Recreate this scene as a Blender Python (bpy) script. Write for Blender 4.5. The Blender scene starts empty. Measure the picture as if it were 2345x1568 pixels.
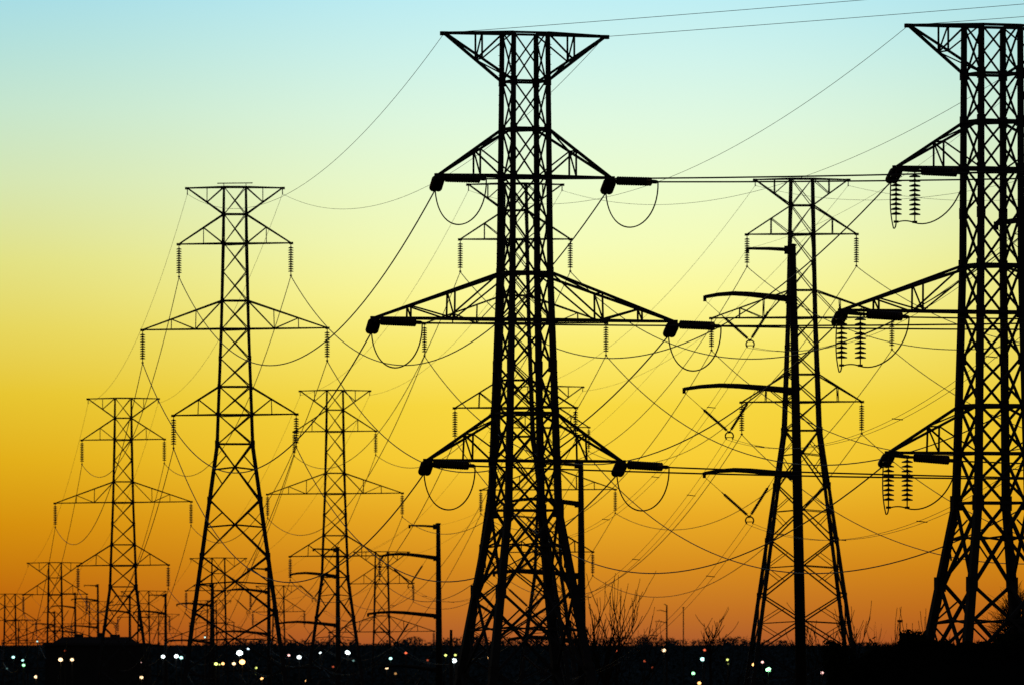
import bpy, math, random
from mathutils import Vector, Matrix
random.seed(7)
scene = bpy.context.scene
COL = scene.collection

# ------------------------------------------------------------------ camera
# All sizes are metres. Camera at the origin at eye height, looking along +Y
# through a long lens; F = focal length in units of 1/2345 of the frame width.
F = 20700.0
HX, HY = 1172.5, 1470.0           # optical axis column / horizon row (of 2345 x 1568)
cam = bpy.data.cameras.new('camera')
cam.sensor_width = 36.0
cam.lens = 36.0 * F / 2345.0
cam.shift_y = (HY - 784.0) / 2345.0
cam.clip_start = 1.0
cam.clip_end = 30000.0
cam.dof.use_dof = True
cam.dof.focus_distance = 395.0
cam.dof.aperture_fstop = 4.2
camo = bpy.data.objects.new('camera', cam)
camo.rotation_euler = (math.radians(90), 0, 0)
COL.objects.link(camo)
scene.camera = camo

# ------------------------------------------------------------------ world: dusk sky
def lin(c):
    return tuple(((v / 255.0) / 12.92 if v / 255.0 <= 0.04045 else ((v / 255.0 + 0.055) / 1.055) ** 2.4) for v in c)

world = bpy.data.worlds.new('World')
scene.world = world
world.use_nodes = True
nt = world.node_tree
for n in list(nt.nodes):
    nt.nodes.remove(n)
def N(t, **kw):
    n = nt.nodes.new(t)
    for k, v in kw.items():
        setattr(n, k, v)
    return n
def math_node(op, a, b=None, clamp=False):
    n = N('ShaderNodeMath', operation=op)
    n.use_clamp = clamp
    for i, v in enumerate((a, b)):
        if v is None:
            continue
        if isinstance(v, (int, float)):
            n.inputs[i].default_value = v
        else:
            nt.links.new(v, n.inputs[i])
    return n.outputs[0]
tc = N('ShaderNodeTexCoord')
sep = N('ShaderNodeSeparateXYZ')
nt.links.new(tc.outputs['Generated'], sep.inputs[0])
hyp = math_node('SQRT', math_node('ADD', math_node('MULTIPLY', sep.outputs[0], sep.outputs[0]),
                                  math_node('MULTIPLY', sep.outputs[1], sep.outputs[1])))
elev = math_node('ARCTAN2', sep.outputs[2], hyp)          # radians above the horizon
azim = math_node('ARCTAN2', sep.outputs[0], sep.outputs[1])
EMAX = 0.10
def sky_ramp(rows):
    r = N('ShaderNodeValToRGB')
    r.color_ramp.interpolation = 'B_SPLINE' if False else 'LINEAR'
    pts = sorted(((HY - y) / F / EMAX, c) for y, c in rows)
    els = r.color_ramp.elements
    els[0].position, els[1].position = pts[0][0], pts[-1][0]
    els[0].color = lin(pts[0][1]) + (1,)
    els[1].color = lin(pts[-1][1]) + (1,)
    for p, c in pts[1:-1]:
        e = els.new(p)
        e.color = lin(c) + (1,)
    nt.links.new(math_node('DIVIDE', elev, EMAX, True), r.inputs[0])
    return r.outputs[0]
core = sky_ramp([(1470, (174, 93, 45)), (1400, (194, 113, 36)), (1300, (214, 139, 30)), (1180, (233, 170, 36)),
                 (1050, (248, 205, 53)), (930, (248, 216, 64)), (800, (251, 234, 108)), (680, (253, 248, 152)),
                 (560, (246, 252, 184)), (420, (237, 252, 206)), (280, (225, 249, 224)), (140, (209, 244, 236)),
                 (0, (191, 238, 244)), (-500, (120, 176, 214))])
side = sky_ramp([(1470, (170, 80, 16)), (1350, (192, 108, 12)), (1200, (213, 143, 12)), (1050, (226, 174, 25)),
                 (900, (231, 197, 49)), (750, (230, 213, 92)), (600, (226, 224, 130)), (420, (214, 229, 176)),
                 (250, (198, 229, 204)), (100, (179, 224, 219)), (0, (167, 220, 228)), (-500, (100, 158, 200))])
glow = math_node('ABSOLUTE', math_node('SUBTRACT', azim, (1370 - HX) / F))
gfac = N('ShaderNodeMapRange', interpolation_type='SMOOTHSTEP')
nt.links.new(glow, gfac.inputs['Value'])
gfac.inputs['From Min'].default_value = 0.006
gfac.inputs['From Max'].default_value = 0.074
mixs = N('ShaderNodeMix', data_type='RGBA')
nt.links.new(gfac.outputs[0], mixs.inputs['Factor'])
nt.links.new(core, mixs.inputs['A'])
nt.links.new(side, mixs.inputs['B'])
# the glow in the west gives way to a dark Nishita twilight away from it
win_a = N('ShaderNodeMapRange', interpolation_type='SMOOTHSTEP')
nt.links.new(math_node('ABSOLUTE', azim), win_a.inputs['Value'])
win_a.inputs['From Min'].default_value = 0.12
win_a.inputs['From Max'].default_value = 0.5
win_e = N('ShaderNodeMapRange', interpolation_type='SMOOTHSTEP')
nt.links.new(elev, win_e.inputs['Value'])
win_e.inputs['From Min'].default_value = 0.085
win_e.inputs['From Max'].default_value = 0.45
win = math_node('MAXIMUM', win_a.outputs[0], win_e.outputs[0])
nish = N('ShaderNodeTexSky', sky_type='NISHITA')
nish.sun_disc = False
nish.sun_elevation = math.radians(-2.0)
nish.sun_rotation = math.radians(0.0)
dim = N('ShaderNodeMix', data_type='RGBA', blend_type='MULTIPLY')
dim.inputs['Factor'].default_value = 1.0
nt.links.new(nish.outputs[0], dim.inputs['A'])
dim.inputs['B'].default_value = (0.26, 0.26, 0.26, 1)
mixw = N('ShaderNodeMix', data_type='RGBA')
nt.links.new(win, mixw.inputs['Factor'])
nt.links.new(mixs.outputs['Result'], mixw.inputs['A'])
nt.links.new(dim.outputs['Result'], mixw.inputs['B'])
bg = N('ShaderNodeBackground')
nt.links.new(mixw.outputs['Result'], bg.inputs['Color'])
bg.inputs['Strength'].default_value = 1.0
out = N('ShaderNodeOutputWorld')
nt.links.new(bg.outputs[0], out.inputs[0])

# the last of the sun, just at the horizon behind the pylons
sun = bpy.data.lights.new('sun', 'SUN')
sun.energy = 0.05
sun.angle = math.radians(3)
sun.color = (1.0, 0.62, 0.3)
suno = bpy.data.objects.new('sun', sun)
suno.rotation_euler = (math.radians(-88.5), 0, 0)
COL.objects.link(suno)

vs = scene.view_settings
vs.view_transform = 'Standard'
vs.look = 'None'
vs.exposure = 0.0
vs.gamma = 1.0
vs.use_curve_mapping = False

# ------------------------------------------------------------------ helpers
def P(px, py, d):
    """world point on the line of sight through a place of the frame, d metres away"""
    return Vector(((px - HX) * d / F, d, (HY - py) * d / F))

def mat(name, col, rough=0.7, metal=0.0, var=0.3, scale=3.0, emit=None, strength=0.0):
    m = bpy.data.materials.new(name)
    m.use_nodes = True
    t = m.node_tree
    b = t.nodes['Principled BSDF']
    b.inputs['Roughness'].default_value = rough
    b.inputs['Metallic'].default_value = metal
    if emit:
        b.inputs['Base Color'].default_value = tuple(col) + (1,)
        b.inputs['Emission Color'].default_value = tuple(emit) + (1,)
        b.inputs['Emission Strength'].default_value = strength
        return m
    ns = t.nodes.new('ShaderNodeTexNoise')
    ns.inputs['Scale'].default_value = scale
    ns.inputs['Detail'].default_value = 5
    co = t.nodes.new('ShaderNodeTexCoord')
    t.links.new(co.outputs['Object'], ns.inputs['Vector'])
    r = t.nodes.new('ShaderNodeValToRGB')
    r.color_ramp.elements[0].position = 0.3
    r.color_ramp.elements[1].position = 0.7
    r.color_ramp.elements[0].color = tuple(c * (1 - var) for c in col) + (1,)
    r.color_ramp.elements[1].color = tuple(c * (1 + var) for c in col) + (1,)
    t.links.new(ns.outputs['Fac'], r.inputs[0])
    t.links.new(r.outputs[0], b.inputs['Base Color'])
    return m

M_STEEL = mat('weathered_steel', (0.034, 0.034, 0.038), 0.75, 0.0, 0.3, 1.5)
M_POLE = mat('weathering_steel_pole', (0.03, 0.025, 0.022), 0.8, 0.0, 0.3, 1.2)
M_INS = mat('brown_porcelain', (0.05, 0.028, 0.02), 0.35, 0.0, 0.2, 4)
M_WIRE = mat('aged_aluminium_wire', (0.07, 0.065, 0.06), 0.6, 0.0, 0.2, 0.5)
M_CONC = mat('concrete', (0.2, 0.19, 0.18), 0.9, 0.0, 0.25, 2)
M_BARK = mat('bark', (0.04, 0.03, 0.022), 0.9, 0.0, 0.3, 2)
M_LEAF = mat('dark_foliage', (0.04, 0.05, 0.025), 0.9, 0.0, 0.35, 0.6)
M_HAZY_WOODS = mat('far_woods_haze_blue', (0.06, 0.115, 0.15), 0.95, 0.0, 0.35, 0.05)  # blue of the distant haze is mixed into the foliage colour
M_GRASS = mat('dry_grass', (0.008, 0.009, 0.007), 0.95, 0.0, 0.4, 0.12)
M_BWALL = mat('dark_cladding', (0.03, 0.03, 0.032), 0.85, 0.0, 0.2, 0.4)
M_BROOF = mat('roof_sheet', (0.05, 0.05, 0.055), 0.8, 0.0, 0.2, 0.4)
M_POST = mat('lamp_post_paint', (0.05, 0.05, 0.05), 0.7, 0.0, 0.2, 1)

for m_ in (M_GRASS, M_LEAF, M_HAZY_WOODS, M_BARK):      # grass, leaves and bark have no sheen at a grazing view
    m_.node_tree.nodes['Principled BSDF'].inputs['Specular IOR Level'].default_value = 0.0

def lerp(a, b, t):
    return a + (b - a) * t

class MB:
    def __init__(self):
        self.v, self.f = [], []
    def bar(self, a, b, w, w2=None, n=4):
        a, b = Vector(a), Vector(b)
        self.tube([a, b], [w * 0.7071, (w2 or w) * 0.7071], n, math.pi / 4 if n == 4 else 0)
    def tube(self, pts, r, n=6, rot=0.0, caps=True):
        pts = [Vector(p) for p in pts]
        k = len(pts)
        if not isinstance(r, (list, tuple)):
            r = [r] * k
        base = len(self.v)
        d0 = (pts[1] - pts[0]).normalized()
        ref = Vector((0, 0, 1)) if abs(d0.z) < 0.9 else Vector((0, 1, 0))
        u = d0.cross(ref).normalized()
        for i, p in enumerate(pts):
            d = (pts[min(i + 1, k - 1)] - pts[max(i - 1, 0)]).normalized()
            u = (u - d * u.dot(d)).normalized()
            w = d.cross(u)
            for j in range(n):
                a = rot + 2 * math.pi * j / n
                self.v.append(p + (u * math.cos(a) + w * math.sin(a)) * r[i])
        for i in range(k - 1):
            for j in range(n):
                j2 = (j + 1) % n
                self.f.append((base + i * n + j, base + i * n + j2, base + (i + 1) * n + j2, base + (i + 1) * n + j))
        if caps:
            self.f.append(tuple(base + j for j in range(n - 1, -1, -1)))
            self.f.append(tuple(base + (k - 1) * n + j for j in range(n)))
    def box(self, c, s):
        c = Vector(c)
        b = len(self.v)
        for z in (-1, 1):
            for x, y in ((-1, -1), (1, -1), (1, 1), (-1, 1)):
                self.v.append(c + Vector((x * s[0] / 2, y * s[1] / 2, z * s[2] / 2)))
        for q in ((3, 2, 1, 0), (4, 5, 6, 7), (0, 1, 5, 4), (1, 2, 6, 5), (2, 3, 7, 6), (3, 0, 4, 7)):
            self.f.append(tuple(b + i for i in q))
    def lathe(self, prof, n=10, axis_o=Vector((0, 0, 0))):
        b = len(self.v)
        for r, z in prof:
            for j in range(n):
                a = 2 * math.pi * j / n
                self.v.append(axis_o + Vector((r * math.cos(a), r * math.sin(a), z)))
        for i in range(len(prof) - 1):
            for j in range(n):
                j2 = (j + 1) % n
                self.f.append((b + i * n + j, b + i * n + j2, b + (i + 1) * n + j2, b + (i + 1) * n + j))
        self.f.append(tuple(b + j for j in range(n - 1, -1, -1)))
        self.f.append(tuple(b + (len(prof) - 1) * n + j for j in range(n)))
    def tri(self, c, s):
        b = len(self.v)
        n = Vector((random.gauss(0, 1), random.gauss(0, 1), random.gauss(0, 1))).normalized()
        u = n.orthogonal().normalized()
        w = n.cross(u)
        a0 = random.random() * 6.28
        for j in range(4):
            a = a0 + j * 1.5708
            rr = s * random.uniform(0.5, 1.0)
            self.v.append(c + (u * math.cos(a) + w * math.sin(a)) * rr)
        self.f.append((b, b + 1, b + 2, b + 3))
    def mesh(self, name, material, smooth=False):
        me = bpy.data.meshes.new(name)
        me.from_pydata([tuple(v) for v in self.v], [], self.f)
        me.materials.append(material)
        if smooth:
            me.polygons.foreach_set('use_smooth', [True] * len(me.polygons))
        me.update()
        return me
    def build(self, name, material, parent=None, smooth=False):
        return link(name, self.mesh(name, material, smooth), parent)

def link(name, data, parent=None):
    o = bpy.data.objects.new(name, data)
    COL.objects.link(o)
    if parent:
        o.parent = parent
    return o

def tag(o, label, cat, group=None):
    o['label'] = label
    o['category'] = cat
    if group:
        o['group'] = group
    return o

def empty(name, loc, label, cat, group=None, rz=0.0):
    o = link(name, None)
    o.location = loc
    o.rotation_euler = (0, 0, rz)
    return tag(o, label, cat, group)

# ------------------------------------------------------------------ terrain
PROF = [(-200, -1.75), (0, -1.75), (200, -2.8), (383, -4.0), (560, -5.0), (650, -5.6), (760, -6.2), (875, -7.0),
        (1000, -11.0), (1125, -15.0), (1362, -18.2), (1620, -20.0), (1900, -19.5), (2300, -15.5), (2700, -12.6),
        (3200, -8.6), (3600, -6.0), (4000, -7.0), (5000, -8.0), (40000, -8.0)]
def smooth(a, b, x):
    t = max(0.0, min(1.0, (x - a) / (b - a)))
    return t * t * (3 - 2 * t)
def ground_z(x, d):
    z = PROF[-1][1]
    for (d0, z0), (d1, z1) in zip(PROF, PROF[1:]):
        if d0 <= d <= d1:
            t = (d - d0) / (d1 - d0)
            z = z0 + (z1 - z0) * t
            break
    bank = smooth(13.0, 16.0, x) * (1 - smooth(60, 130, x)) * smooth(290, 360, d) * (1 - smooth(400, 520, d))
    z += bank * (3.62 + 0.10 * math.sin(x * 0.9) + 0.06 * math.sin(x * 2.3 + d * 0.3) + 0.004 * (x - 15))
    if d > 700:
        z += 0.25 * math.sin(x * 0.031 + d * 0.011) + 0.2 * math.sin(x * 0.083 - d * 0.017)
    return z
ds = sorted(set([-200, -100, 0, 60, 120, 180, 230] + list(range(260, 560, 8)) + list(range(560, 1400, 30)) +
                list(range(1400, 4100, 80)) + [4500, 5000, 7000, 12000, 25000]))
xs = sorted(set([-12000, -5000, -2500, -1500, -1000, -700, -500, -400] + list(range(-350, 0, 10)) +
                [i * 0.7 for i in range(0, 90)] + list(range(64, 350, 10)) + [400, 500, 700, 1000, 1500, 2500, 5000, 12000]))
g = MB()
for d in ds:
    for x in xs:
        g.v.append(Vector((x, d, ground_z(x, d))))
nx = len(xs)
for i in range(len(ds) - 1):
    for j in range(nx - 1):
        a = i * nx + j
        g.f.append((a, a + 1, a + 1 + nx, a + nx))
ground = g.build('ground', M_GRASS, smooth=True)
ground['kind'] = 'structure'

# ------------------------------------------------------------------ lattice pylons
SUSP = dict(  # suspension pylon: heights below the top and half widths in metres
    levels=[0, 1.91, 3.97, 5.97, 8.0, 9.97, 12.06, 14.03, 16.0, 18.06],
    width=[(0, .78), (3.97, .80), (9.97, .97), (16.0, 1.2), (18.06, 1.26)], slope=.137,
    horiz=[0, 1, 2, 4, 5, 7, 8, 9],
    arms=[(0, 1.91, 3.35, (.46,)), (3.97, 1.91, 3.94, (.45,)), (9.97, 8.0, 6.5, (.326, .636)), (16.0, 14.03, 4.32, (.45,))],
    leg=(.15, .22, .30), brace=.066, lbrace=.1, chord=.095, panel=3.96)
def strain_type(w0, w1, w2, w3, arms, lp, leg, brace):
    return dict(
        levels=[0, 2.04, 4.04, 6.06, 7.93, 10.13, 12.13, 14.1, 16.07, 18.1, 20.2],
        width=[(0, w0), (6.06, w0), (12.13, w1), (18.1, w2), (20.2, w3)], slope=.15,
        horiz=[0, 1, 2, 3, 5, 6, 8, 9, 10],
        arms=[(0, 2.04, arms[0], (.46,)), (6.06, 4.04, arms[1], (.45,)), (12.13, 10.13, arms[2], (.42, .74)), (18.1, 16.07, arms[3], (.45,))],
        leg=leg, brace=brace, lbrace=brace * 1.75, chord=.11, panel=lp)

def halfw(T, z):
    """half width of the body z metres below the top"""
    W = T['width']
    for (z0, w0), (z1, w1) in zip(W, W[1:]):
        if z <= z1:
            return w0 + (w1 - w0) * (z - z0) / (z1 - z0)
    return W[-1][1] + T['slope'] * (z - W[-1][0])

def corner(T, H, z, k, off=0.0):
    w = halfw(T, z) - off
    sx, sy = ((-1, -1), (1, -1), (1, 1), (-1, 1))[k]
    return Vector((sx * w, sy * w, H - z))

DISC = {}
def string_mesh(n, pitch, r, seg=10):
    """cap-and-pin insulator string hanging along -z, its top at 0"""
    key = (n, pitch, r)
    if key not in DISC:
        b = MB()
        L = 0.22 + n * pitch + 0.16
        b.tube([(0, 0, 0), (0, 0, -L)], 0.03, 6)
        for i in range(n):
            z = -0.22 - i * pitch
            b.lathe([(.035, z + .05), (.055, z + .02), (r * .6, z - .005), (r, z - .04), (r, z - .085), (.05, z - .095)], seg)
        b.box((0, 0, -L - .02), (.16, .16, .10))
        DISC[key] = (b.mesh('insulator_string', M_INS), L + .05)
    return DISC[key]

def aim(o, p, d):
    """place o at p with its -z axis along d"""
    o.location = p
    o.rotation_euler = (-Vector(d)).to_track_quat('Z', 'X').to_euler()

ARM_CACHE = {}
class Tower:
    pass

def pylon(px, top, s, T, label, theta, panels, group, tilt=.012, detail=True):
    d = F / s
    X = (px - HX) / s
    ztop = (HY - top) / s
    kink = T['levels'][-1]
    leg_h = panels * T['panel']
    zg = ground_z(X, d)
    zb = ztop - kink - leg_h                        # where the lowest panel ends
    base_z = min(zg - 0.05, zb)
    H = ztop - base_z
    t = Tower()
    t.root = empty('lattice_pylon', (X, d, base_z), label, 'pylon', group, math.radians(theta))
    t.mx = Matrix.Translation(t.root.location) @ Matrix.Rotation(math.radians(theta), 4, 'Z')
    t.H = H
    key = (id(T), round(H, 4), panels)
    lv = T['levels']
    leg_levels = [kink + i * T['panel'] for i in range(panels + 1)]
    bottom = H
    # legs
    for k in range(4):
        b = MB()
        zs = [0, lv[len(lv) // 2], kink, bottom]
        wd = [T['leg'][0], (T['leg'][0] + T['leg'][1]) / 2, T['leg'][1], T['leg'][2]]
        for i in range(3):
            b.bar(corner(T, H, zs[i], k), corner(T, H, zs[i + 1], k), wd[i], wd[i + 1])
        for z in lv[1:-1] + leg_levels[:-1]:         # splice plates at every joint
            w = T['leg'][0] * 1.45 if z < kink else T['leg'][1] * 1.35
            b.box(corner(T, H, z, k), (w, w, w * 1.6))
        if T is not SUSP:
            for z in (12.13, 14.1):
                b.box(corner(T, H, z, k, .03), (.3, .3, .5))
            zz = .5
            while zz < kink:                          # step bolts up the leg
                c = corner(T, H, zz, k)
                b.bar(c, c + Vector(((-1 if c.x < 0 else 1) * .17, 0, 0)), .025)
                zz += .42
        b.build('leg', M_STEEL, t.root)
        f = MB()
        c = corner(T, H, bottom, k)
        f.lathe([(.45, -.5), (.45, .12), (.3, .2)], 10, Vector((c.x, c.y, 0)))
        f.build('concrete_footing', M_CONC, t.root)
    # body lattice
    b = MB()
    br = T['brace']
    for fce in range(4):
        k0, k1 = fce, (fce + 1) % 4
        for i in range(len(lv) - 1):
            z0, z1 = lv[i], lv[i + 1]
            bw = br * (.85 + .5 * z1 / kink)           # heavier angles lower down
            b.bar(corner(T, H, z0, k0), corner(T, H, z1, k1), bw)
            b.bar(corner(T, H, z0, k1, bw * 1.05), corner(T, H, z1, k0, bw * 1.05), bw)
        for i in T['horiz']:
            b.bar(corner(T, H, lv[i], k0), corner(T, H, lv[i], k1), br * 1.5)
    for i in (2, 5, 8):
        b.bar(corner(T, H, lv[i] + .04, 0), corner(T, H, lv[i] + .04, 2), br)
        b.bar(corner(T, H, lv[i] + .1, 1), corner(T, H, lv[i] + .1, 3), br)
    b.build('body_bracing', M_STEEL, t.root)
    # spread lower legs: big crosses with sub-bracing
    b = MB()
    lb = T['lbrace']
    for fce in range(4):
        k0, k1 = fce, (fce + 1) % 4
        for i in range(panels):
            z0, z1 = leg_levels[i], leg_levels[i + 1]
            A0, A1 = corner(T, H, z0, k0), corner(T, H, z0, k1)
            B0, B1 = corner(T, H, z1, k0), corner(T, H, z1, k1)
            b.bar(A0, B1, lb)
            b.bar(corner(T, H, z0, k1, lb * 1.05), corner(T, H, z1, k0, lb * 1.05), lb)
            w0, w1 = halfw(T, z0), halfw(T, z1)
            f = w0 / (w0 + w1)
            C = lerp(A0, B1, f)
            zc = lerp(z0, z1, f) + .18
            L0, L1 = corner(T, H, zc, k0), corner(T, H, zc, k1)
            b.bar(L0, C, lb * .65)
            b.bar(L1, C, lb * .65)
            for L, A, B in ((L0, A0, B0), (L1, A1, B1)):
                b.bar(L, lerp(A, C, .5), lb * .5)
                b.bar(L, lerp(B, C, .5), lb * .5)
        z = leg_levels[-1]
        if bottom - z > 1.5:
            b.bar(corner(T, H, z, k0), corner(T, H, z, k1), lb)
    b.build('leg_bracing', M_STEEL, t.root)
    # crossarms
    t.arm, t.tip = {}, {}
    ch = T['chord']
    for li, (zh, zs_, reach, fr) in enumerate(T['arms']):
        for side in (-1, 1):
            wh, ws = halfw(T, zh), halfw(T, zs_)
            zt = H - zh + side * tilt * reach * (0.3 if li == 0 else 1) - (.06 if li == 0 else 0)
            tip = Vector((side * reach, 0, zt))
            b = MB()
            hv = {}
            for q in (-1, 1):
                tq = tip + Vector((0, q * .06, 0))
                h0, s0 = Vector((side * wh, q * wh, H - zh)), Vector((side * ws, q * ws, H - zs_))
                b.bar(h0, tq, ch)
                b.bar(s0, tq, ch)
                for i, f in enumerate(fr):
                    hp, sp = lerp(h0, tq, f), lerp(s0, tq, f)
                    b.bar(hp, sp, ch * .62)
                    hv[(i, q)] = (hp, sp)
                if len(fr) == 1:
                    b.bar(hv[(0, q)][1], h0, ch * .6)
                else:
                    b.bar(s0, hv[(0, q)][0], ch * .6)
                    b.bar(hv[(1, q)][1], hv[(0, q)][0], ch * .6)
            for i in range(len(fr)):
                for z in (0, 1):
                    b.bar(hv[(i, -1)][z], hv[(i, 1)][z], ch * .55)
                b.bar(hv[(i, -1)][0], hv[(i, 1)][1], ch * .5)
            b.bar(Vector((side * wh, -wh, H - zh)), hv[(0, 1)][0], ch * .5)
            b.bar(Vector((side * ws, -ws, H - zs_)), hv[(0, 1)][1], ch * .5)
            b.box(tip + Vector((side * .02, 0, -.02)), (.3, .2, .17))
            t.arm[(li, side)] = b.build('peak_arm' if li == 0 else 'crossarm', M_STEEL, t.root)
            t.tip[(li, side)] = tip
    t.at = {}
    if T is SUSP:
        me, L = string_mesh(11, .165, .185)
        for (li, side), tip in t.tip.items():
            if li == 0:
                b = MB()
                b.tube([(0, 0, -.1), (0, 0, -.42)], .035, 6)
                b.box((0, 0, -.42), (.07, .3, .1))
                o = b.build('wire_clamp', M_STEEL, t.arm[(li, side)])
                o.location = tip
                t.at[(li, side)] = t.mx @ (tip + Vector((0, 0, -.42)))
            else:
                o = link('insulator_string', me, t.arm[(li, side)])
                o.location = tip + Vector((0, 0, -.08))
                t.at[(li, side)] = t.mx @ (tip + Vector((0, 0, -.08 - L)))
    else:
        for kk, tip in t.tip.items():
            t.at[kk] = t.mx @ tip
    return t

FT = strain_type(.76, .885, 1.1, 1.12, (3.6, 3.85, 6.7, 4.35), 3.45, (.165, .27, .36), .062)
GT = strain_type(.90, .96, 1.10, 1.16, (3.85, 4.4, 6.9, 4.75), 3.45, (.2, .29, .36), .076)
GB, GR = 'tall lattice pylons in three rows', 'small far lattice pylons in three rows'
pyl = {}
pyl['F'] = pylon(1202, 77, 54, FT, 'biggest lattice pylon, at the centre, with looping jumper wires under both ends of every arm', 19, 3, 'near strain pylons', 0)
pyl['G'] = pylon(2272, 60, 54, GT, 'big lattice pylon cut off by the right edge, upright insulator strings under its arms', 21, 2, 'near strain pylons', 0)
pyl['B'] = pylon(538, 429, 32.5, SUSP, 'tall lattice pylon left of the centre with a short level bar above its top', 1.75, 5, GB)
pyl['E'] = pylon(1180, 421, 32.0, SUSP, 'tall lattice pylon mostly hidden behind the body of the biggest pylon', 2.5, 5, GB, .004)
pyl['D'] = pylon(1836, 410, 31.85, SUSP, 'tall lattice pylon standing directly behind the thick steel pole on the right', 2.4, 5, GB, .006)
pyl['A'] = pylon(282, 911, 23.9, SUSP, 'mid sized lattice pylon rising from the flat roofed dark building at the left', 2, 3, GB)
pyl['C'] = pylon(767, 893, 23.7, SUSP, 'mid sized lattice pylon with a curved arm pole standing in its legs', 2, 3, GB, .01)
pyl['J'] = pylon(1255, 884, 23.7, SUSP, 'mid sized lattice pylon hidden behind the lower arms of the biggest pylon', 2, 3, GB, .006)
far = [('a4', 126, 1287, 18.4, 'small far lattice pylon left of the dark building, under the arm of a nearer pylon'),
       ('a5', 23, 1359, 15.2, 'small far lattice pylon cut off by the left edge'),
       ('a6', -46, 1410, 12.9, None),
       ('c4', 500, 1276.5, 18.7, 'small far lattice pylon seen between the legs of the tall left pylon'),
       ('c5', 329, 1352, 15.0, 'small far lattice pylon behind the right leg of the pylon on the dark building'),
       ('c6', 215, 1376, 12.8, 'smaller far lattice pylon behind the left leg of the pylon on the dark building'),
       ('c7', 135, 1427, 11.2, 'tiny lattice pylon low on the skyline behind the small far pylon at the left'),
       ('j4', 874, 1262, 18.4, 'small far lattice pylon left of the slim pole with three left arms'),
       ('j5', 638, 1340, 15.0, 'small far lattice pylon just right of the tall left pylon\'s foot'),
       ('j6', 485, 1374, 12.8, 'smaller far lattice pylon low between the legs of the tall left pylon'),
       ('j7', 372, 1405, 11.2, 'tiny lattice pylon right of the dark building on the skyline'),
       ('a7', 52, 1418, 11.8, 'tiny lattice pylon low on the skyline near the left edge')]
for nm, px, top, s, lab in far:
    if lab:
        pyl[nm] = pylon(px, top, s, SUSP, lab, 2, 2, GR, .012)
# bar on short posts above the tall left pylon
tB = pyl['B']
b = MB()
b.bar((-1.25, -.1, tB.H + .26), (1.25, -.1, tB.H + .29), .07)
b.bar((-.78, -.78, tB.H), (-.78, -.1, tB.H + .26), .05)
b.bar((.78, -.78, tB.H), (.78, -.1, tB.H + .26), .05)
b.build('top_bar', M_STEEL, tB.root)

# ------------------------------------------------------------------ wires
GW = 'wires strung between the pylons'
def sag_pts(a, b, sag, n):
    return [lerp(a, b, i / n) - Vector((0, 0, 4 * sag * (i / n) * (1 - i / n))) for i in range(n + 1)]
def wire(a, b, sag, r, label, name='power_line', n=48, cat='wire', group=GW):
    pts = sag_pts(a, b, sag, n)
    m = MB()
    m.tube([p - a for p in pts], r, 5)
    o = m.build(name, M_WIRE)
    o.location = a
    return tag(o, label, cat, group)
LV = ('shield', 'upper', 'middle', 'lower')
SD = {-1: 'left', 1: 'right'}
NAMES = dict(F='the biggest pylon', G='the right edge pylon', B='the tall left pylon', E='the pylon behind the biggest',
             D='the pylon behind the pole', A='the mid left pylon', C='the mid centre pylon', J='the hidden mid pylon',
             a4='the small left pylon', a5='the left edge pylon', c4='the small framed pylon', c5='the second framed pylon',
             j4='the small centre pylon', j5='the second small pylon')
def wl(li, side, frm, to):
    w = 'thin shield wire' if li == 0 else 'wire'
    return '%s%s %s from %s to %s' % ('' if li == 0 else LV[li] + ' ', SD[side], w, NAMES[frm], NAMES[to])
RC, RG = .028, .012

def strain_set(t, toward, away, kk, sagB, sagR, Lstr=None):
    """two strain strings and a hanging jumper at one crossarm tip; returns the two wire starts"""
    li, side = kk
    tipw = t.mx @ t.tip[kk]
    inv = t.mx.inverted()
    rot = t.mx.to_3x3().inverted()
    ends = []
    me, L = string_mesh(14, .108, .185, 12)
    for tgt, sg in ((toward, sagB), (away, sagR)):
        v = tgt - tipw
        h = math.hypot(v.x, v.y)
        dirw = Vector((v.x, v.y, v.z - 4 * sg)) / h
        if tgt is away:
            dirw.z -= .02
        else:
            dirw.z -= .10
        dirw.normalize()
        dl = rot @ dirw
        sidev = dl.cross(Vector((0, 0, 1))).normalized()
        far_link = t is pyl['G'] and tgt is away
        if far_link:
            dl = (dl - Vector((0, 0, .02))).normalized()
        st = t.tip[kk] + Vector((0, 0, -.12)) + dl * (.95 if far_link else .12)
        if far_link:
            b = MB()
            b.bar(t.tip[kk] + Vector((0, 0, -.1)), st - dl * .07, .16)
            b.build('link_plate', M_STEEL, t.arm[kk])
        for q in (-1, 1):                              # twin strings side by side
            o = link('insulator_string', me, t.arm[kk])
            aim(o, st + sidev * (.1 * q), dl)
        e = st + dl * L
        for q in (st, e):
            b = MB()
            b.bar(q - sidev * .22, q + sidev * .22, .12)
            b.build('yoke_plate', M_STEEL, t.arm[kk])
        b = MB()
        b.bar(e + dl * .06, e + dl * .4, .08, .05)
        b.build('wire_clamp', M_STEEL, t.arm[kk])
        ends.append((e + dl * .16, t.mx @ (e + dl * .3)))
    return ends

def jumper(t, kk, pts, r=.03):
    b = MB()
    b.tube(pts, r, 6)
    return b.build('jumper_wire', M_WIRE, t.arm[kk])

def bez(p0, p1, p2, p3, n=24):
    r = []
    for i in range(n + 1):
        u = i / n
        r.append(p0 * (1 - u) ** 3 + p1 * 3 * u * (1 - u) ** 2 + p2 * 3 * u * u * (1 - u) + p3 * u ** 3)
    return r

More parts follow.
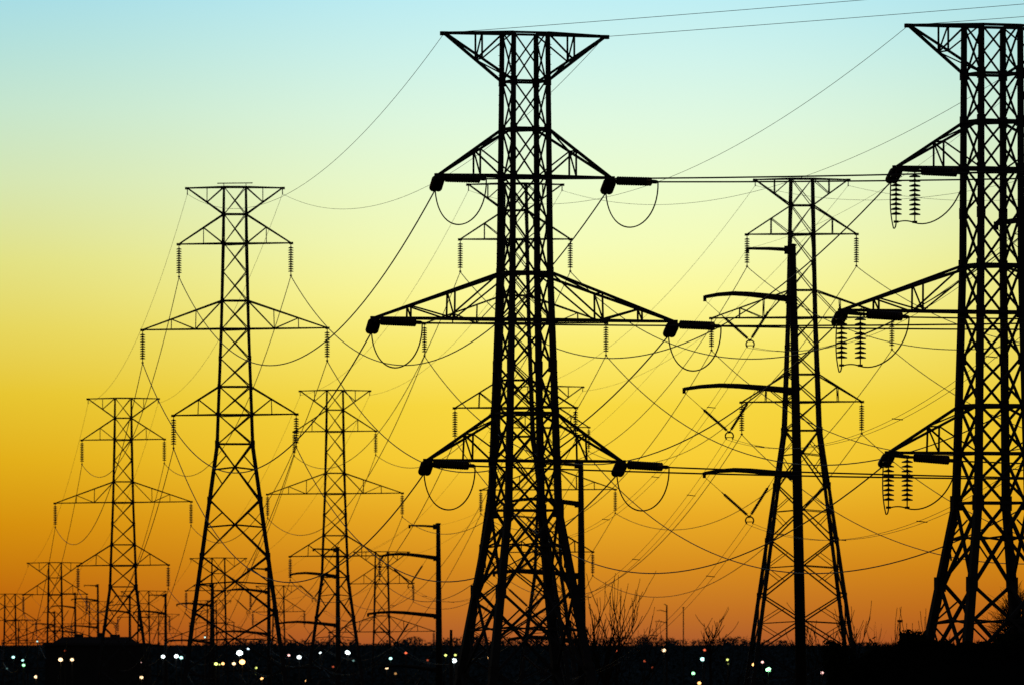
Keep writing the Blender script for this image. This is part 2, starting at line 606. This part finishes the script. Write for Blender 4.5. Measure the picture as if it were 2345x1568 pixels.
def spans(frm, to, sagc, sagg, r=RC):
    for kk in sorted(pyl[frm].at):
        wire(pyl[frm].at[kk], pyl[to].at[kk], sagg if kk[0] == 0 else sagc, RG if kk[0] == 0 else r, wl(kk[0], kk[1], frm, to),
             'shield_wire' if kk[0] == 0 else 'power_line')

# the biggest pylon: one side runs back to the tall left pylon, the other off to the right
AWAY = Vector((150, -70, 0))
for nm, back in (('F', 'B'), ('G', 'E')):
    t, tb = pyl[nm], pyl[back]
    for kk in sorted(t.tip):
        li, side = kk
        tipw = t.mx @ t.tip[kk]
        goes_right = nm == 'F' or side == -1 or li == 0
        if li == 0:
            wire(tipw, tb.at[kk], 3.5, RG, wl(0, side, nm, back), 'shield_wire')
            wire(tipw, tipw + AWAY + Vector((0, 0, 12)), 1.4, RG,
                 '%s thin shield wire from the top of %s up to the right' % (SD[side], NAMES[nm]), 'shield_wire')
            continue
        away = tipw + AWAY + Vector((0, 0, (0, 12, 10.5, 8.5)[li]))
        (jb, wb), (jr, wr) = strain_set(t, tb.at[kk], away, kk, 6.8, 4.0)
        wire(wb, tb.at[kk], 6.8, RC + .004, wl(li, side, nm, back))
        wire(wr, away, 4.0, RC + .007, '%s %s wire running level from %s to the right edge' % (LV[li], SD[side], NAMES[nm]))
        if nm == 'F':
            dn = Vector((0, 0, -2.25))
            jumper(t, kk, bez(jb, jb + dn + Vector((.15, 0, 0)), jr + dn + Vector((.05, 0, 0)), jr))
        else:
            me, L = string_mesh(9, .2, .24, 12)
            tp = t.tip[kk]
            s1 = tp + Vector((-.1, -.15, -.12))
            s2 = tp + Vector((.76, -.15, -.12)) if side == -1 else tp + Vector((-.96, -.15, -.12))
            for st in (s1, s2):
                o = link('insulator_string', me, t.arm[kk])
                o.location = st
            e1, e2 = s1 + Vector((0, 0, -L)), s2 + Vector((0, 0, -L))
            low = e1 + Vector((-.12, 0, -.25))
            pts = bez(jb, jb + Vector((-.05, 0, -1.0)), low + Vector((-.15, 0, .6)), low, 12) + \
                bez(low, low + Vector((.08, 0, -.05)), e1 + Vector((0, 0, -.1)), e1, 6)[1:] + \
                bez(e1, e1 + Vector((.3, 0, .1)), e2 + Vector((-.3, 0, .1)), e2, 8)[1:] + \
                bez(e2, e2 + Vector((.9, 0, -.25)), jr + Vector((-.05, 0, -1.4)), jr, 16)[1:]
            jumper(t, kk, pts)
# the off-frame neighbour to the right of the pylon behind the thick pole
K = {kk: pyl['G'].at[kk] + Vector((20, 0, 0)) for kk in pyl['G'].at}
for kk in sorted(pyl['D'].at):
    wire(K[kk], pyl['D'].at[kk], 3.5 if kk[0] == 0 else 6.8, RG if kk[0] == 0 else RC,
         '%s%s %s from the pylon behind the pole to the right edge' % ('' if kk[0] == 0 else LV[kk[0]] + ' ', SD[kk[1]], 'thin shield wire' if kk[0] == 0 else 'wire'),
         'shield_wire' if kk[0] == 0 else 'power_line')
for a_, b_ in (('B', 'A'), ('E', 'C'), ('D', 'J'), ('A', 'a4'), ('C', 'c4'), ('J', 'j4')):
    spans(a_, b_, 5.9, 3.2)
for a_, b_ in (('a4', 'a5'), ('c4', 'c5'), ('j4', 'j5')):
    spans(a_, b_, 5.9, 3.2)

# ------------------------------------------------------------------ steel poles with upswept arms
D1 = 560.0
def arc_pole(px, top, ratio, label, bottom_extra=0.0):
    s = F / (D1 / ratio)
    d = D1 / ratio
    X, ztop = (px - HX) / s, (HY - top) / s
    lean = -.02 if ratio >= .9 else -.006
    zg = ground_z(X, d)
    base = zg - .1
    H = ztop - base
    root = empty('steel_pole', (X - lean * H, d, base), label, 'power pole', 'steel poles with upswept arms')
    root.rotation_euler = (0, lean, 0)
    mx = Matrix.Translation(root.location) @ Matrix.Rotation(lean, 4, 'Y')
    b = MB()
    b.tube([(0, 0, 0), (0, 0, H * .5), (0, 0, H)], [.36, .30, .2], 14)
    b.lathe([(.22, H), (.26, H + .03), (.26, H + .12), (.1, H + .16)], 14)
    b.lathe([(.6, -.4), (.6, .1), (.42, .16)], 14)
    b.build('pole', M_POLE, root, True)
    at = {}
    def arm(zj, length, prof, r0, r1, name):
        b = MB()
        pts = [Vector((-f * length, 0, zj + dz)) for f, dz in prof]
        rr = [r0 + (r1 - r0) * f for f, dz in prof]
        b.tube(pts, rr, 8)
        b.box(pts[-1] + Vector((0, 0, -.1)), (.2, .2, .36))
        b.box((-.26, 0, zj), (.5, .5, .5))
        return b.build(name, M_POLE, root), pts[-1]
    o, tip = arm(H - .22, 2.8, [(0, 0), (.5, .1), (1, .14)], .13, .08, 'shield_wire_arm')
    at[0] = mx @ tip
    me, L = string_mesh(18, .105, .095, 8)
    curve = [(0, 0), (.15, .12), (.3, .24), (.5, .38), (.68, .45), (.85, .40), (1, .27)]
    for li, (zj, ln) in enumerate(((3.3, 5.5), (8.95, 6.9), (14.2, 5.75)), 1):
        o, tip = arm(H - zj, ln, curve, .21, .11, 'davit_arm')
        ap = tip + Vector((2.75, 0, -2.75))
        top2 = Vector((tip.x + 4.42, 0, H - zj + .08))
        if li == 1:
            top2.x = -1.05
        # V of two strings with links, meeting at a corona ring
        for st in (tip + Vector((0, 0, -.2)), top2):
            v = (ap - st)
            dist = v.length
            v.normalize()
            b = MB()
            b.tube([st, st + v * (dist - L)], .016, 5)
            b.build('link_rod', M_STEEL, o)
            q = link('insulator_string', me, o)
            aim(q, st + v * (dist - L), v)
        b = MB()
        ring = [ap + Vector((.25 * math.sin(a), 0, -.22 + .25 * math.cos(a))) for a in [math.radians(-140 + 14 * i) for i in range(21)]]
        b.tube(ring, .05, 6)
        b.bar(ap + Vector((-.25, 0, -.3)), ap + Vector((.25, 0, -.3)), .05)
        b.build('corona_ring', M_STEEL, o)
        at[li] = mx @ (ap + Vector((0, 0, -.42)))
    return at
PL = [(2634, 49, 1.42, None),
      (1815, 564, 1.0, 'thick black steel pole with three long upswept arms, in front of a tall pylon'),
      (1330, 1058, .785, 'steel pole beside the right leg of the biggest pylon'),
      (1003.5, 1200, .635, 'slim steel pole with three arms to the left, just left of the biggest pylon'),
      (773, 1254, .535, 'steel pole standing inside the legs of the mid pylon left of centre'),
      (615, 1299, .46, 'steel pole against the right leg of the tall left pylon'),
      (487, 1337, .405, 'far steel pole inside the legs of the tall left pylon'),
      (379, 1360, .36, 'far steel pole between the dark building and the tall left pylon'),
      (297, 1362, .326, 'far steel pole behind the right end of the dark building'),
      (224, 1338, .297, 'far steel pole rising above the middle of the dark building'),
      (172, 1357, .273, 'far steel pole above the left end of the dark building'),
      (125, 1400, .252, 'farthest steel pole, low between the legs of the small far left pylon')]
pat = []
for i, (px, top, ratio, lab) in enumerate(PL):
    if lab is None:
        lab = 'nearest steel pole beyond the right edge, its arm tips behind the big right pylon'
    pat.append(arc_pole(px, top, ratio, lab))
PN = ['the right edge pole', 'the thick black pole', "the biggest pylon's pole", 'the slim pole', "the mid pylon's pole",
      "the tall pylon's pole", 'the far framed pole']
for i in range(6):
    a, c = pat[i], pat[i + 1]
    wire(a[0], c[0], 1.6, .008, 'thin top wire from %s to %s' % (PN[i], PN[i + 1]), 'shield_wire', 32)
    for li in (1, 2, 3):
        root = empty('bundled_conductor', a[li], '%s twin wire with spacers from %s to %s' % (LV[li], PN[i], PN[i + 1]), 'wire', 'twin wires between the steel poles')
        pts = sag_pts(a[li], c[li], 2.8, 32)
        for q in (-1, 1):
            b = MB()
            b.tube([p - a[li] + Vector((q * .23, 0, 0)) for p in pts], .013, 5)
            b.build('wire', M_WIRE, root)
        for fr in (.18, .42, .66, .88):
            p = pts[int(fr * 32)] - a[li]
            b = MB()
            b.bar(p + Vector((-.28, 0, .03)), p + Vector((.28, 0, -.03)), .05)
            b.build('spacer', M_STEEL, root)

# ------------------------------------------------------------------ dark building at the left
d = 1080.0
c0 = P(104, 1477, d)
c1 = P(338, 1477, d)
u0, u1 = P(120, 1457, d), P(318, 1457, d)
zg = ground_z(c0.x, d) - .5
W = c1.x - c0.x

bl = empty('warehouse', (lerp(c0, c1, .5).x, d, zg), 'wide dark flat roofed building with a raised roof at the lower left', 'building', None, .042)
cx = bl.location.x
b = MB()
h = c0.z - zg
b.box((0, 5, h / 2), (W, 10, h))
b.build('wall', M_BWALL, bl)
b = MB()
b.box((0, 5, h + .15), (W + .5, 10.5, .3))
b.build('roof', M_BROOF, bl)
b = MB()
x0, x1 = u0.x - cx, u1.x - cx
hz = u0.z - zg
base = len(b.v)
for (xa, z, ya, yb) in ((0, h + .3, 1, 9), (1, hz, 1.6, 8.4)):
    ins = 1.15 * xa
    for xx, yy in ((x0 + ins, ya), (x1 - ins, ya), (x1 - ins, yb), (x0 + ins, yb)):
        b.v.append(Vector((xx, yy, z)))
for q in ((0, 1, 5, 4), (1, 2, 6, 5), (2, 3, 7, 6), (3, 0, 4, 7), (4, 5, 6, 7)):
    b.f.append(q)
b.build('raised_roof', M_BROOF, bl)
for xx, ww_, hh_ in ((-2.1, 1.0, .35), (.4, .7, .5), (2.2, 1.2, .3)):
    b = MB()
    b.box((xx, 4.5, hz + hh_ / 2 - .02), (ww_, 1.2, hh_))
    b.build('roof_vent', M_BROOF, bl)
for xx in (-W * .3, W * .1):
    b = MB()
    b.box((xx, -.06, 2.4), (3.4, .12, 4.2))
    b.build('loading_door', M_BROOF, bl)

# ------------------------------------------------------------------ far woods along the hill
YT = [(-120, 1489), (0, 1488), (60, 1485), (100, 1482), (345, 1476), (380, 1481), (450, 1479), (520, 1472), (560, 1469), (640, 1473), (700, 1469),
      (790, 1464), (830, 1476), (880, 1472), (950, 1461), (985, 1474), (1040, 1468), (1100, 1462), (1340, 1466), (1400, 1461),
      (1440, 1457), (1500, 1462), (1560, 1467), (1640, 1466), (1700, 1460), (1760, 1468), (1840, 1474), (1900, 1480), (2345, 1476), (2500, 1476)]
def ytop(px):
    for (a, ya), (c, yc) in zip(YT, YT[1:]):
        if a <= px <= c:
            return ya + (yc - ya) * (px - a) / (c - a)
    return 1480
b = MB()
for k in range(2300):
    px = random.uniform(-110, 2460)
    d = random.uniform(3350, 3900) if k < 800 else random.uniform(2450, 3400)
    x = (px - HX) * d / F
    zb = ground_z(x, d)
    cap = (HY - ytop(px) + 4 + 3 * math.sin(px * .031) * math.sin(px * .0117 + 1) + 2.5 * math.sin(px * .0137) - random.uniform(-4, 7)) * d / F
    zt = cap if k < 800 else min(cap - .4, zb + random.uniform(4.0, 8.0))
    ht = max(2.5, zt - zb)
    w = random.uniform(2.0, 4.5)
    for j in range(40 if k < 800 else 26):
        u = random.random()
        r = w * math.sqrt(max(0.05, math.sin(math.pi * (.12 + .86 * u)))) * random.random() ** .5
        a = random.random() * 6.283
        b.tri(Vector((x + r * math.cos(a), d + r * math.sin(a), zb + ht * u)), random.uniform(.45, 1.0) * (1.15 - .5 * u) * (1 if k < 800 else 1.25))
    if k < 800:
        for j in range(3):
            b.tube([(x + random.uniform(-.5, .5), d, zb), (x + random.uniform(-w * .6, w * .6), d, zb + ht * random.uniform(.9, 1.08))], [.16, .03], 3)
woods = b.build('tree_line', M_HAZY_WOODS)
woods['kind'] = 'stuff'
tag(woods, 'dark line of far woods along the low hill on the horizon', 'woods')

# ------------------------------------------------------------------ single trees and bushes
def bare_tree(px, ytop_, d, label, spread=.5, stems=1, seed=1, depth=3, thick=.2, lean=0.0, fork=.45, bl=1.0, limbs=(3, 4), tw=.033, group='bare winter trees'):
    """one trunk (or a clump of stems) that forks into long rising limbs and thin twigs"""
    rnd = random.Random(seed)
    X = (px - HX) * d / F
    zg = ground_z(X, d) - .1
    H = (HY - ytop_) * d / F - zg
    root = empty('bare_tree', (X, d, zg), label, 'tree', group)
    tr, br = MB(), MB()
    def limb(mb, p, dr, ln, r, lev, rise):
        n = 6
        pts, rr, dd = [p.copy()], [r], dr.copy()
        for i in range(n):
            dd = (dd + Vector((rnd.gauss(0, .06), rnd.gauss(0, .06), rise * .12))).normalized()
            pts.append(pts[-1] + dd * (ln / n))
            rr.append(max(.022, r * (1 - .6 * (i + 1) / n)))
        mb.tube(pts, rr, 6 if lev == 0 else 4)
        return pts, rr, dd
    def grow(p, dr, ln, r, lev, mb):
        pts, rr, dd = limb(mb, p, dr, ln, r, lev, 1.0 if lev else .2)
        if lev >= depth:
            return
        for k in range(rnd.randint(*limbs) if lev == 0 else rnd.randint(2, 4)):
            i = rnd.randint(3 if bl == 1.0 else 5, 6) if lev == 0 else rnd.randint(1, 5)
            az = rnd.choice((0, 3.1416)) + rnd.gauss(0, .7)
            nd = (dd + Vector((math.cos(az), math.sin(az), 0)) * rnd.uniform(.6, 1.3) * spread).normalized()
            grow(pts[i], nd, ln * rnd.uniform(.5, .8) * (1.15 * bl if lev == 0 else 1), max(tw, rr[i] * .75), lev + 1, br)
    for s_ in range(stems):
        if stems == 1:
            dr, x0 = Vector((lean, 0, 1)), 0
        else:
            u = (s_ + .5) / stems * 2 - 1
            dr, x0 = Vector((u * spread * .55 + lean + rnd.gauss(0, .05), rnd.gauss(0, .12), 1)), u * .5
        grow(Vector((x0, rnd.uniform(-.3, .3) * (stems > 1), 0)), dr.normalized(), H * fork * rnd.uniform(.85, 1.15), thick, 0, tr)
    k = H / max(v.z for v in br.v)
    for m in (tr, br):
        for v in m.v:
            v.z *= k
    tr.build('trunk', M_BARK, root)
    br.build('branches', M_BARK, root)
    return root
bare_tree(1360, 1288, 800, 'tall bare thicket of long thin stems just right of the biggest pylon', .36, 6, 3, 2, .14, .03, .75, 1.0, (3, 4), .04)
bare_tree(1383, 1316, 830, 'bare tree with one dark upright trunk in the thicket near the biggest pylon', .4, 1, 5, 2, .18, .02, .8, .7)
bare_tree(1400, 1362, 840, 'bare shrubby tree leaning right beside the thicket', .5, 4, 9, 2, .1, .2, .7)
bare_tree(1432, 1388, 900, 'thin bare tree at the right end of the thicket', .45, 3, 12, 2, .1, .16, .7)
bare_tree(1630, 1388, 820, 'lone bare tree with a fan shaped crown left of the thick steel pole', .8, 1, 21, 2, .18, 0, .74, .4, (8, 8), .04)
bare_tree(1650, 1420, 850, 'small bare sapling leaning right beside the lone fan shaped tree', .35, 2, 22, 1, .07, .28, .75)
bare_tree(1872, 1378, 780, 'bare tree inside the right legs of the pylon behind the thick pole', .45, 2, 31, 3, .1, 0, .6)
bare_tree(1912, 1408, 820, 'low thin bare tree behind the right leg of the pylon behind the thick pole', .4, 2, 32, 2, .08, 0, .7)
bare_tree(1962, 1374, 780, 'slender bare tree just outside the right leg of the pylon behind the thick pole', .3, 1, 33, 3, .11, .03, .6)
bare_tree(2024, 1388, 800, 'thin bare tree leaning right between the two right hand pylons', .25, 1, 34, 2, .07, .14, .7)
bare_tree(2122, 1392, 800, 'thin bare tree beside the left foot of the pylon at the right edge', .22, 1, 35, 2, .09, -.02, .7)

def bush(px, top, w, d, label, seed, leafy=True, twigs=60, gap=0.0):
    rnd = random.Random(seed)
    X = (px - HX) * d / F
    zg = ground_z(X, d) - .15
    H = (HY - top) * d / F - zg
    ww = w * d / F / 2
    root = empty('bush', (X, d, zg), label, 'bush', 'bushes on the dark bank')
    m = MB()
    for i in range(twigs):
        az, k = rnd.random() * 6.283, rnd.random()
        e = Vector((math.cos(az) * ww * k, math.sin(az) * ww * k, H * rnd.uniform(.55, 1.0) * (1.05 - .5 * k)))
        mid = e * .5 + Vector((rnd.gauss(0, .1), rnd.gauss(0, .1), .15 * H))
        m.tube([(rnd.uniform(-.3, .3) * ww, rnd.uniform(-.3, .3) * ww, 0), mid, e], [.03, .02, .006], 3)
        for q in range(3):
            f = e + Vector((rnd.gauss(0, .25), rnd.gauss(0, .25), rnd.uniform(.0, .35))) * (.3 * H)
            m.tube([lerp(mid, e, rnd.random()), f], [.01, .005], 3)
    m.build('twigs', M_BARK, root)
    if leafy:
        m = MB()
        st = random.getstate()
        random.seed(seed)
        lobes = [(Vector((random.uniform(-.65, .65) * ww, random.uniform(-.6, .6) * ww, H * random.uniform(.25, .7))), random.uniform(.22, .42)) for _ in range(9)]
        for c, rr in lobes:
            for i in range(260):
                v = Vector((random.gauss(0, 1), random.gauss(0, 1), random.gauss(0, .8))).normalized() * random.random() ** .4
                q = c + Vector((v.x * ww * rr * 1.3, v.y * ww * rr * 1.3, v.z * H * rr))
                if q.z > 0:
                    m.tri(q, random.uniform(.05, .12) * max(1, H * .4))
        random.setstate(st)
        m.build('foliage', M_LEAF, root)
    return root
bush(1928, 1450, 95, 395, 'dark leafy bush at the right foot of the pylon behind the thick pole', 1)
bush(2003, 1442, 90, 700, 'thin see-through bush on the skyline between the two right hand pylons', 2, True, 90)
bush(2092, 1440, 95, 385, 'dense dark bush left of the foot of the pylon at the right edge', 3)
bush(2140, 1462, 80, 372, 'low dark bush across the left foot of the pylon at the right edge', 4)
bush(2330, 1338, 150, 420, 'large twiggy bush at the right edge behind the big pylon', 5, False, 300)
bush(2240, 1464, 90, 370, 'low dark scrub between the feet of the pylon at the right edge', 6)
bush(2320, 1440, 110, 372, 'dark leafy bush below the large twiggy bush at the right edge', 7)

b = MB()
rg = random.Random(11)
for k in range(8000):
    x, d_ = rg.uniform(12.5, 27), rg.uniform(340, 392)
    z = ground_z(x, d_)
    h_ = rg.uniform(.12, .38) * (1.6 if rg.random() < .06 else 1)
    a = rg.random() * 6.283
    o = Vector((x, d_, z - .03))
    w_ = Vector((math.cos(a), math.sin(a), 0)) * .03
    tip = o + Vector((rg.gauss(0, .08), rg.gauss(0, .08), h_))
    i0 = len(b.v)
    b.v += [o - w_, o + w_, tip]
    b.f.append((i0, i0 + 1, i0 + 2))
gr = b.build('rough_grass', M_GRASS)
gr['kind'] = 'stuff'
tag(gr, 'rough dark grass on the bank at the lower right', 'grass')

# ------------------------------------------------------------------ other poles on the skyline
def small_pole(px, top, d, label, arms, w=.3, head=None):
    X = (px - HX) * d / F
    zg = ground_z(X, d) - .1
    H = (HY - top) * d / F - zg
    root = empty('utility_pole', (X, d, zg), label, 'pole', 'small poles on the skyline')
    b = MB()
    b.tube([(0, 0, 0), (0, 0, H)], [w, w * .6], 8)
    b.build('pole', M_POLE, root)
    s = F / d
    for dy, l, r_ in arms:
        b = MB()
        b.tube([(r_ / s, 0, H - dy / s), (-l / s * .6, 0, H - dy / s + .35), (-l / s, 0, H - dy / s + .3)], [w * .4, w * .35, w * .25], 6)
        b.build('arm', M_POLE, root)
    if head:
        b = MB()
        b.box((0, 0, H), (head / s, .6, head * .45 / s))
        b.build('floodlight_head', M_POLE, root)
small_pole(1527, 1384, 1900, 'far thin pole with three short arms to the left, right of the thicket', [(2, 7, 0), (16, 23, 0), (41, 28, 0)], .26)
small_pole(1565, 1390, 1500, 'far thin pole with a small lamp head, left of the lone bare tree', [], .14, 5)
small_pole(2061, 1421, 1000, 'short post with a wide head on the skyline beside a dark bush', [], .12, 12)
small_pole(1033, 1441, 700, 'short thick bare post between the slim pole and the biggest pylon', [], .17)

# ------------------------------------------------------------------ lit lamps in the valley
COLS = dict(white=((.85, 1, 1), 3.2), cyan=((.5, 1, .92), 2.6), green=((.35, 1, .45), 3.4), warm=((1, .66, .36), 2.6), orange=((1, .5, .16), 3.4),
            red=((1, .16, .06), 2.8), yellow=((.8, .9, .22), 2.6), pink=((1, .55, .5), 2.4), blue=((.65, .85, 1), 2.4))
MATS = {}
def lamp_mat(c, dimk):
    k = (c, dimk)
    if k not in MATS:
        col, st = COLS[c]
        MATS[k] = mat('%s_lamp_glow' % c, col, .5, emit=col, strength=st * dimk)
    return MATS[k]
LAMPS = [  # column, row, size in the frame, colour, brightness, label
 (85.4, 1467.6, 6, 'cyan', .5, 'small cyan lamp above the left end of the dark building'),
 (30.4, 1503.7, 9, 'cyan', .8, 'cyan white lamp nearest the left edge'),
 (52, 1511, 8, 'cyan', .6, 'upper cyan lamp of the close pair by the left edge'),
 (54, 1522, 9, 'green', .8, 'lower greenish lamp of the close pair by the left edge'),
 (138.7, 1509.4, 12, 'warm', 1, 'left warm white lamp of the wide pair below the dark building'),
 (165, 1509.4, 10, 'warm', 1, 'right warm white lamp of the wide pair below the dark building'),
 (82.2, 1548.7, 10, 'warm', .9, 'warm lamp low at the far left bottom of the picture'),
 (148.7, 1489, 6, 'red', .12, 'faint red lamp on the front of the dark building'),
 (16, 1529.6, 6, 'cyan', .06, 'very faint lamp low in the left corner'),
 (324, 1550, 10, 'warm', .9, 'warm lamp low under the right end of the dark building'),
 (323, 1516, 5, 'pink', .5, 'tiny pink lamp under the right end of the dark building'),
 (373.4, 1502.4, 11, 'white', 1, 'white lamp right of the dark building, left of a close white pair'),
 (403.8, 1501.5, 12, 'white', 1, 'brighter left lamp of the close white pair left of the tall left pylon'),
 (414.9, 1504.7, 10, 'cyan', .9, 'cyan right lamp of the close pair left of the tall left pylon'),
 (469.3, 1458, 6, 'cyan', .6, 'small cyan lamp on the left leg of the tall left pylon, above the horizon'),
 (548.7, 1494, 16, 'white', 1.3, 'largest white lamp, between the feet of the tall left pylon'),
 (568.5, 1484.3, 8, 'blue', .8, 'bluish lamp up right of the largest white lamp'),
 (494.7, 1519, 10, 'yellow', 1, 'yellow green lamp, leftmost in the row between the tall left pylon\'s feet'),
 (502.6, 1520.5, 6, 'yellow', .5, 'small yellow green lamp touching a bigger one between the tall pylon\'s feet'),
 (510.5, 1518.5, 9, 'orange', 1, 'orange lamp right of the two yellow green lamps'),
 (535.5, 1518.5, 10, 'warm', 1, 'warm white lamp left of the large orange lamp'),
 (554.7, 1514.7, 15, 'orange', 1.4, 'largest orange lamp, under the largest white lamp'),
 (586.5, 1528, 8, 'yellow', .5, 'yellow lamp right of and below the largest orange lamp'),
 (586.3, 1543, 5, 'yellow', .06, 'very faint yellow lamp under the single yellow lamp'),
 (600, 1553, 9, 'orange', .8, 'orange lamp low under the right foot of the tall left pylon'),
 (661.5, 1499.4, 8, 'pink', .8, 'reddish white lamp just right of the tall left pylon\'s right foot'),
 (685, 1503.8, 12, 'white', 1, 'white lamp between the tall left pylon and the mid pylon'),
 (732.7, 1493.3, 8, 'white', .8, 'small white lamp at the left foot of the mid pylon'),
 (796.4, 1492.8, 14, 'white', 1.1, 'large white lamp between the feet of the mid pylon'),
 (809.3, 1511.7, 7, 'cyan', .1, 'faint cyan lamp under the large white lamp of the mid pylon'),
 (894.5, 1506.7, 9, 'cyan', .9, 'cyan white lamp left of the slim pole'),
 (929.4, 1494, 8, 'red', .5, 'red lamp left of the slim pole, just under the woods'),
 (885.6, 1527.7, 10, 'warm', 1, 'warm lamp below the cyan white lamp left of the slim pole'),
 (762.8, 1525.6, 7, 'red', .16, 'faint red lamp between the feet of the mid pylon'),
 (905.8, 1541.3, 8, 'orange', .15, 'faint orange lamp below the warm lamp left of the slim pole'),
 (701.7, 1557.8, 8, 'orange', .5, 'orange lamp at the bottom left of the mid pylon'),
 (979.3, 1510.6, 7, 'red', .14, 'faint red lamp just left of the slim pole'),
 (1020.5, 1499.3, 8, 'yellow', .8, 'yellowish lamp left of the short thick post'),
 (1042.7, 1498.8, 8, 'yellow', .6, 'yellowish lamp right of the short thick post'),
 (1039.6, 1511.7, 14, 'white', 1.1, 'large white lamp right of the short thick post'),
 (1132.9, 1494.6, 8, 'blue', .9, 'small white lamp between the legs of the biggest pylon'),
 (1120.6, 1504.6, 9, 'orange', .5, 'orange lamp between the left legs of the biggest pylon'),
 (1297.6, 1507.5, 4, 'blue', .7, 'tiny bluish lamp by the right leg of the biggest pylon'),
 (1310.5, 1492.3, 4, 'red', .15, 'tiny faint red lamp by the right leg of the biggest pylon'),
 (1414.9, 1490.2, 9, 'red', .8, 'bright red lamp right of the thicket'),
 (1520.6, 1488, 11, 'warm', 1, 'warm white lamp under the far thin pole with three arms'),
 (1476.7, 1512.5, 8, 'red', .22, 'upper faint red lamp of two in the middle of the dark valley'),
 (1494, 1527.4, 7, 'red', .14, 'lower faint red lamp of two in the middle of the dark valley'),
 (1613.5, 1487.5, 8, 'red', .4, 'red lamp left of the lone bare tree\'s trunk'),
 (1608.8, 1508.3, 12, 'cyan', 1, 'cyan white lamp under a red lamp by the lone bare tree'),
 (1587.6, 1540.6, 10, 'green', .8, 'green lamp low, left of the lone bare tree'),
 (1601.4, 1563, 10, 'orange', .8, 'orange lamp at the bottom edge under the green one'),
 (1665.8, 1509.4, 8, 'yellow', .6, 'yellowish lamp right of the lone bare tree'),
 (1667.5, 1519, 6, 'yellow', .08, 'faint yellow lamp just under the yellowish one'),
 (1718.9, 1487, 10, 'orange', 1, 'orange white lamp left of the pylon behind the thick pole'),
 (1726.6, 1521, 11, 'orange', 1, 'lower orange lamp left of the big green lamp'),
 (1746, 1515, 8, 'pink', .9, 'pinkish white lamp just above the big green lamp'),
 (1759.5, 1532, 14, 'green', 1.4, 'biggest green white lamp, left of the thick steel pole'),
 (1882.5, 1539.5, 9, 'pink', .9, 'pinkish lamp alone in the dark, right of the thick steel pole')]
rl = random.Random(4)
for px, py, sz, c, k, lab in LAMPS:
    d = rl.uniform(985, 1070)
    p = P(px, py, d)
    zg = ground_z(p.x, d) - .05
    H = p.z - zg
    root = empty('street_lamp', (p.x, d, zg), 'lit ' + lab if not lab.startswith('lit') else lab, 'lamp', 'lit lamps in the dark valley')
    r = max(.07, (sz - 1.9) * .5 * d / F)
    b = MB()
    b.tube([(0, .25, 0), (0, .25, H), (0, .1, H + r + .12)], [.075, .05, .04], 6)
    b.build('post', M_POST, root)
    b = MB()
    b.box((0, .05, H + r + .1), (r * 1.6, r * 1.6, .1))
    b.build('hood', M_POST, root)
    b = MB()
    prof = [(r * max(.02, math.sin(a)), H - r * .82 * math.cos(a)) for a in [math.pi * i / 8 for i in range(9)]]
    b.lathe(prof, 12)
    o = b.build('lamp_globe', lamp_mat(c, k), root, True)
